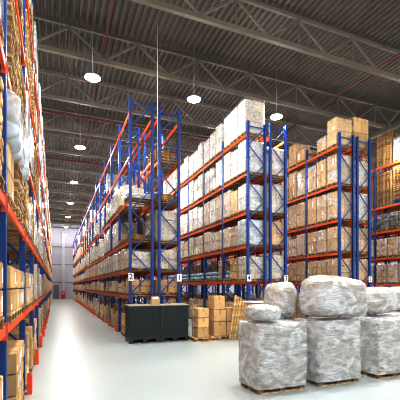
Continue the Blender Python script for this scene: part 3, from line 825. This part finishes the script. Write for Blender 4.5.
# ------------------------------------------------------------------ film-wrapped bundles
M['bundlefilm'] = film('bundle_film', (240, 243, 244), .5, 1.0, 2.4, .2, 8)
nt_ = M['bundlefilm'].node_tree; N_ = nt_.nodes
w_ = N_.new('ShaderNodeTexNoise'); w_.inputs['Scale'].default_value = 7; w_.inputs['Detail'].default_value = 5; w_.inputs['Distortion'].default_value = 2.5
mp_ = N_.new('ShaderNodeMapping'); mp_.inputs['Scale'].default_value = (.5, 1, 2.2); mp_.inputs['Rotation'].default_value = (.2, .6, .4)
nt_.links.new(N_['Texture Coordinate'].outputs['Object'], mp_.inputs['Vector']); nt_.links.new(mp_.outputs[0], w_.inputs['Vector'])
bb_ = N_.new('ShaderNodeBump'); bb_.inputs['Strength'].default_value = 1; bb_.inputs['Distance'].default_value = .09
nt_.links.new(w_.outputs['Fac'], bb_.inputs['Height']); nt_.links.new(N_['Bump'].outputs[0], bb_.inputs['Normal']); nt_.links.new(bb_.outputs[0], N_['Principled BSDF'].inputs['Normal'])
def bundle(x, y, z, sx, sy, sz, rz, seed, label, e=.45, core='tan', taper=0, amp=.05):
    t = ob('wrapped_bundle', None, None, (x, y, z), rz); tag(t, label, 'wrapped bundle', 'film-wrapped bundles piled before the racks')
    ob('bundle_core', blob(sx*.93, sy*.93, sz*.93, seed, e, amp*.5, taper=taper).mesh('bundle_core', [M[core]]), t, (0, 0, sz*.07))
    ob('film_cover', blob(sx, sy, sz, seed, e, amp, taper=taper).mesh('film_cover', [M['bundlefilm']]), t)
    return t
for i, (px, Yb, lab) in enumerate(((272, 6.9, 'film-wrapped pallet stack under the rounded bundle end'), (327, 6.9, 'film-wrapped pallet stack under the largest film bundle'), (382, 6.9, 'film-wrapped pallet stack beyond the largest film bundle'), (402, 8.05, 'film-wrapped pallet stack at the far back corner of the bundle pile'))):
    xx = onY(px, Yb)
    t = ob('wrapped_load', None, None, (xx, Yb, 0)); tag(t, lab, 'pallet load', 'film-wrapped stacks on the open floor')
    ob('pallet', PM, t)
    hh = 1.35
    for k in range(3):
        for j in range(2): ob('carton', carton_mesh(.8, .6, hh/3, 'beige', 0), t, (-.3+.6*j, 0, .144+k*hh/3))
    ob('stretch_wrap', wrap_mesh(1.215, .815, hh+.06, .1, i, M['bundlefilm'], .025), t)
ZB = 1.56
bundle(onY(334, 6.75), 6.75, ZB+.045, .79, .42, .455, .04, 1, 'largest film-wrapped bundle, long and rounded, topmost of the pile', .36, taper=.16, amp=.09)
bundle(onY(280, 7.42), 7.42, ZB, .33, .36, .425, .0, 2, 'rounded film bundle beside the largest one, towards the carton stack', .62)
bundle(onY(381, 6.9), 7.1, ZB, .56, .42, .36, 0, 3, 'low film bundle on the pile beyond the largest one', .5, taper=-.05)
bundle(onY(401, 8.05), 8.05, ZB, .42, .36, .37, 0, 4, 'film bundle at the far end of the pile, partly cut off', .5)
bundle(onY(263, 6.75), 6.75, ZB, .34, .34, .17, 0, 5, 'flat crumpled film heap beside the rounded bundle', .6, 'beige', amp=.05)

# ------------------------------------------------------------------ leave out the repeats that stand wholly hidden
HIDDEN = set("""AR 0 2 1,AR 1 0 1,AR 1 1 1,AR 1 2 1,AR 2 0 1,AR 2 1 1,AR 2 2 1,BL 1 0 0,BL 1 2 0,L 1 0 0,L 0 0 3,L 0 1 3,L 0 2 3,L 1 0 4,L 1 1 4,L 1 2 5,L 2 0 4,L 2 1 5,DL 1 2 4,DL 2 0 4,DL 2 1 4,DL 2 2 4,AR 0 0 0,AR 0 1 0,AR 0 2 0,AR 1 0 0,AR 1 0 2,AR 1 1 2,AR 1 2 2,AR 1 2 3,AR 2 0 2,AR 2 0 3,AR 2 1 2,AR 2 1 3,AR 2 2 2,AR 2 2 3,AR 2 2 4,AR 2 2 5,AR 3 0 2,AR 3 0 3,AR 3 0 5,AR 3 1 2,AR 3 1 3,AR 3 1 4,AR 3 1 5,AR 3 2 2,AR 3 2 3,AR 3 2 4,BL 4 1 4,BL 4 2 3,BL 5 0 2,BL 5 0 4,BL 5 1 2,BL 5 1 3,BL 5 1 4,BL 5 2 2,BL 5 2 3,BL 5 2 4,BR 0 2 1,BR 1 0 1,BR 1 0 3,BR 1 0 4,BR 1 1 3,BR 1 1 4,BR 1 2 1,BR 1 2 3,BR 1 2 4,BR 2 2 0,BR 3 1 0,AR 3 1 1,BR 3 2 0,AR 3 2 1,AR 4 0 1,AR 4 2 1,AR 5 0 0,AR 5 0 1,AR 5 1 0,AR 5 1 1,AR 5 2 0,AR 5 2 1,BR 6 0 1,AR 6 0 0,AR 6 0 1,AR 6 1 0,AR 6 1 1,AR 6 2 0,AR 6 2 1,AR 7 0 0,AR 7 0 1,BR 7 1 0,BR 7 1 1,AR 7 1 1,AR 7 2 0,AR 7 2 1,CL 0 1 0,CL 2 0 0,CL 2 0 1,CL 2 1 1,CL 2 1 3,CL 2 1 4,CL 2 1 5,CL 2 2 1,CL 2 2 3,CL 2 2 4,CL 2 2 5,CL 3 0 1,CL 3 0 3,CL 3 0 4,CL 3 0 5,CL 3 1 1,CL 3 1 3,CL 3 1 4,CL 3 1 5,CL 3 2 1,CL 3 2 2,CL 3 2 3,CL 3 2 4,CL 3 2 5,CL 4 0 2,CL 4 0 3,CL 4 0 4,CL 4 0 5,CL 4 1 3,CL 4 1 4,CL 4 1 5,CL 4 2 3,CL 4 2 4,CL 4 2 5,CR 0 1 0,CR 0 1 1,CR 0 1 2,CR 0 2 0,CR 0 2 1,CR 0 2 2,CR 0 2 4,CR 1 0 0,CR 1 0 1,CR 1 0 2,CR 1 0 3,CR 1 0 4,CR 1 1 0,CR 1 1 1,CR 1 1 2,CR 1 1 4,CR 1 2 0,CR 1 2 1,CR 1 2 2,CR 1 2 3,CR 1 2 4,DR 0 0 0,DR 0 0 1,DR 0 0 2,DR 0 0 3,DR 0 0 4,DR 0 1 1,DR 0 1 2,DR 0 1 3,DR 0 2 0,DR 0 2 2,DR 1 0 1,DR 1 0 2,DR 1 1 1,DR 1 1 2,DR 1 2 0,DR 1 2 1,DR 1 2 2,DR 2 0 0,DR 2 0 1,DR 2 0 2,DR 2 0 3,DR 2 0 4,DR 2 1 0,DR 2 1 1,DR 2 1 2,DR 2 1 3,DR 2 1 4,DR 2 2 0,DR 2 2 1,DR 2 2 2,DR 2 2 3,DR 2 2 4,DR 3 0 0,DR 3 0 1,DR 3 0 2,DR 3 0 3,DR 3 0 4,DR 3 1 0,DR 3 1 1,DR 3 1 2,DR 3 1 3,DR 3 1 4,DR 3 2 0,DR 3 2 1,DR 3 2 2,DR 3 2 3,DR 3 2 4,DL 0 1 0,DL 1 1 0,DL 1 1 1,DL 1 2 0,DL 1 2 1,DL 2 0 0,DL 2 0 1,DL 2 0 2,DL 2 1 0,DL 2 1 1,DL 2 1 2,DL 2 2 0,DL 2 2 1,DL 2 2 2,DL 3 0 0,DL 3 0 1,DL 3 0 2,DL 3 1 0,DL 3 1 1,DL 3 1 2,DL 3 2 0,DL 3 2 1,DL 3 2 2,L 0 0 2,L 0 1 2,L 1 0 3,L 1 0 5,L 1 1 3,L 1 1 5,L 1 2 4,L 2 0 5,L 2 2 5""".split(','))
dead = []
kids = {}
for o in bpy.data.objects:
    if o.parent is not None: kids.setdefault(o.parent.name, []).append(o)
for o in bpy.data.objects:
    if o.parent is None and o.get('spot') in HIDDEN:
        dead.append(o); dead += kids.get(o.name, [])
bpy.data.batch_remove(dead)
if not globals().get('KEEP_SPOTS'):
    for o in bpy.data.objects:
        if 'spot' in o: del o['spot']

# ------------------------------------------------------------------ world + view
w = bpy.data.worlds.new('world'); bpy.context.scene.world = w; w.use_nodes = True
w.node_tree.nodes['Background'].inputs[0].default_value = (.8, .85, 1, 1); w.node_tree.nodes['Background'].inputs[1].default_value = .3
sc = bpy.context.scene
sc.view_settings.view_transform = 'Standard'; sc.view_settings.look = 'None'; sc.view_settings.exposure = .6
sc.view_settings.use_curve_mapping = True
cv = sc.view_settings.curve_mapping; c3 = cv.curves[3]
c3.points.new(.2, .125); c3.points.new(.75, .80); cv.update()
sc.cycles.filter_width = 1.1; sc.cycles.max_bounces = 8; sc.cycles.transparent_max_bounces = 12; sc.cycles.diffuse_bounces = 4
sc.cycles.sample_clamp_indirect = 6
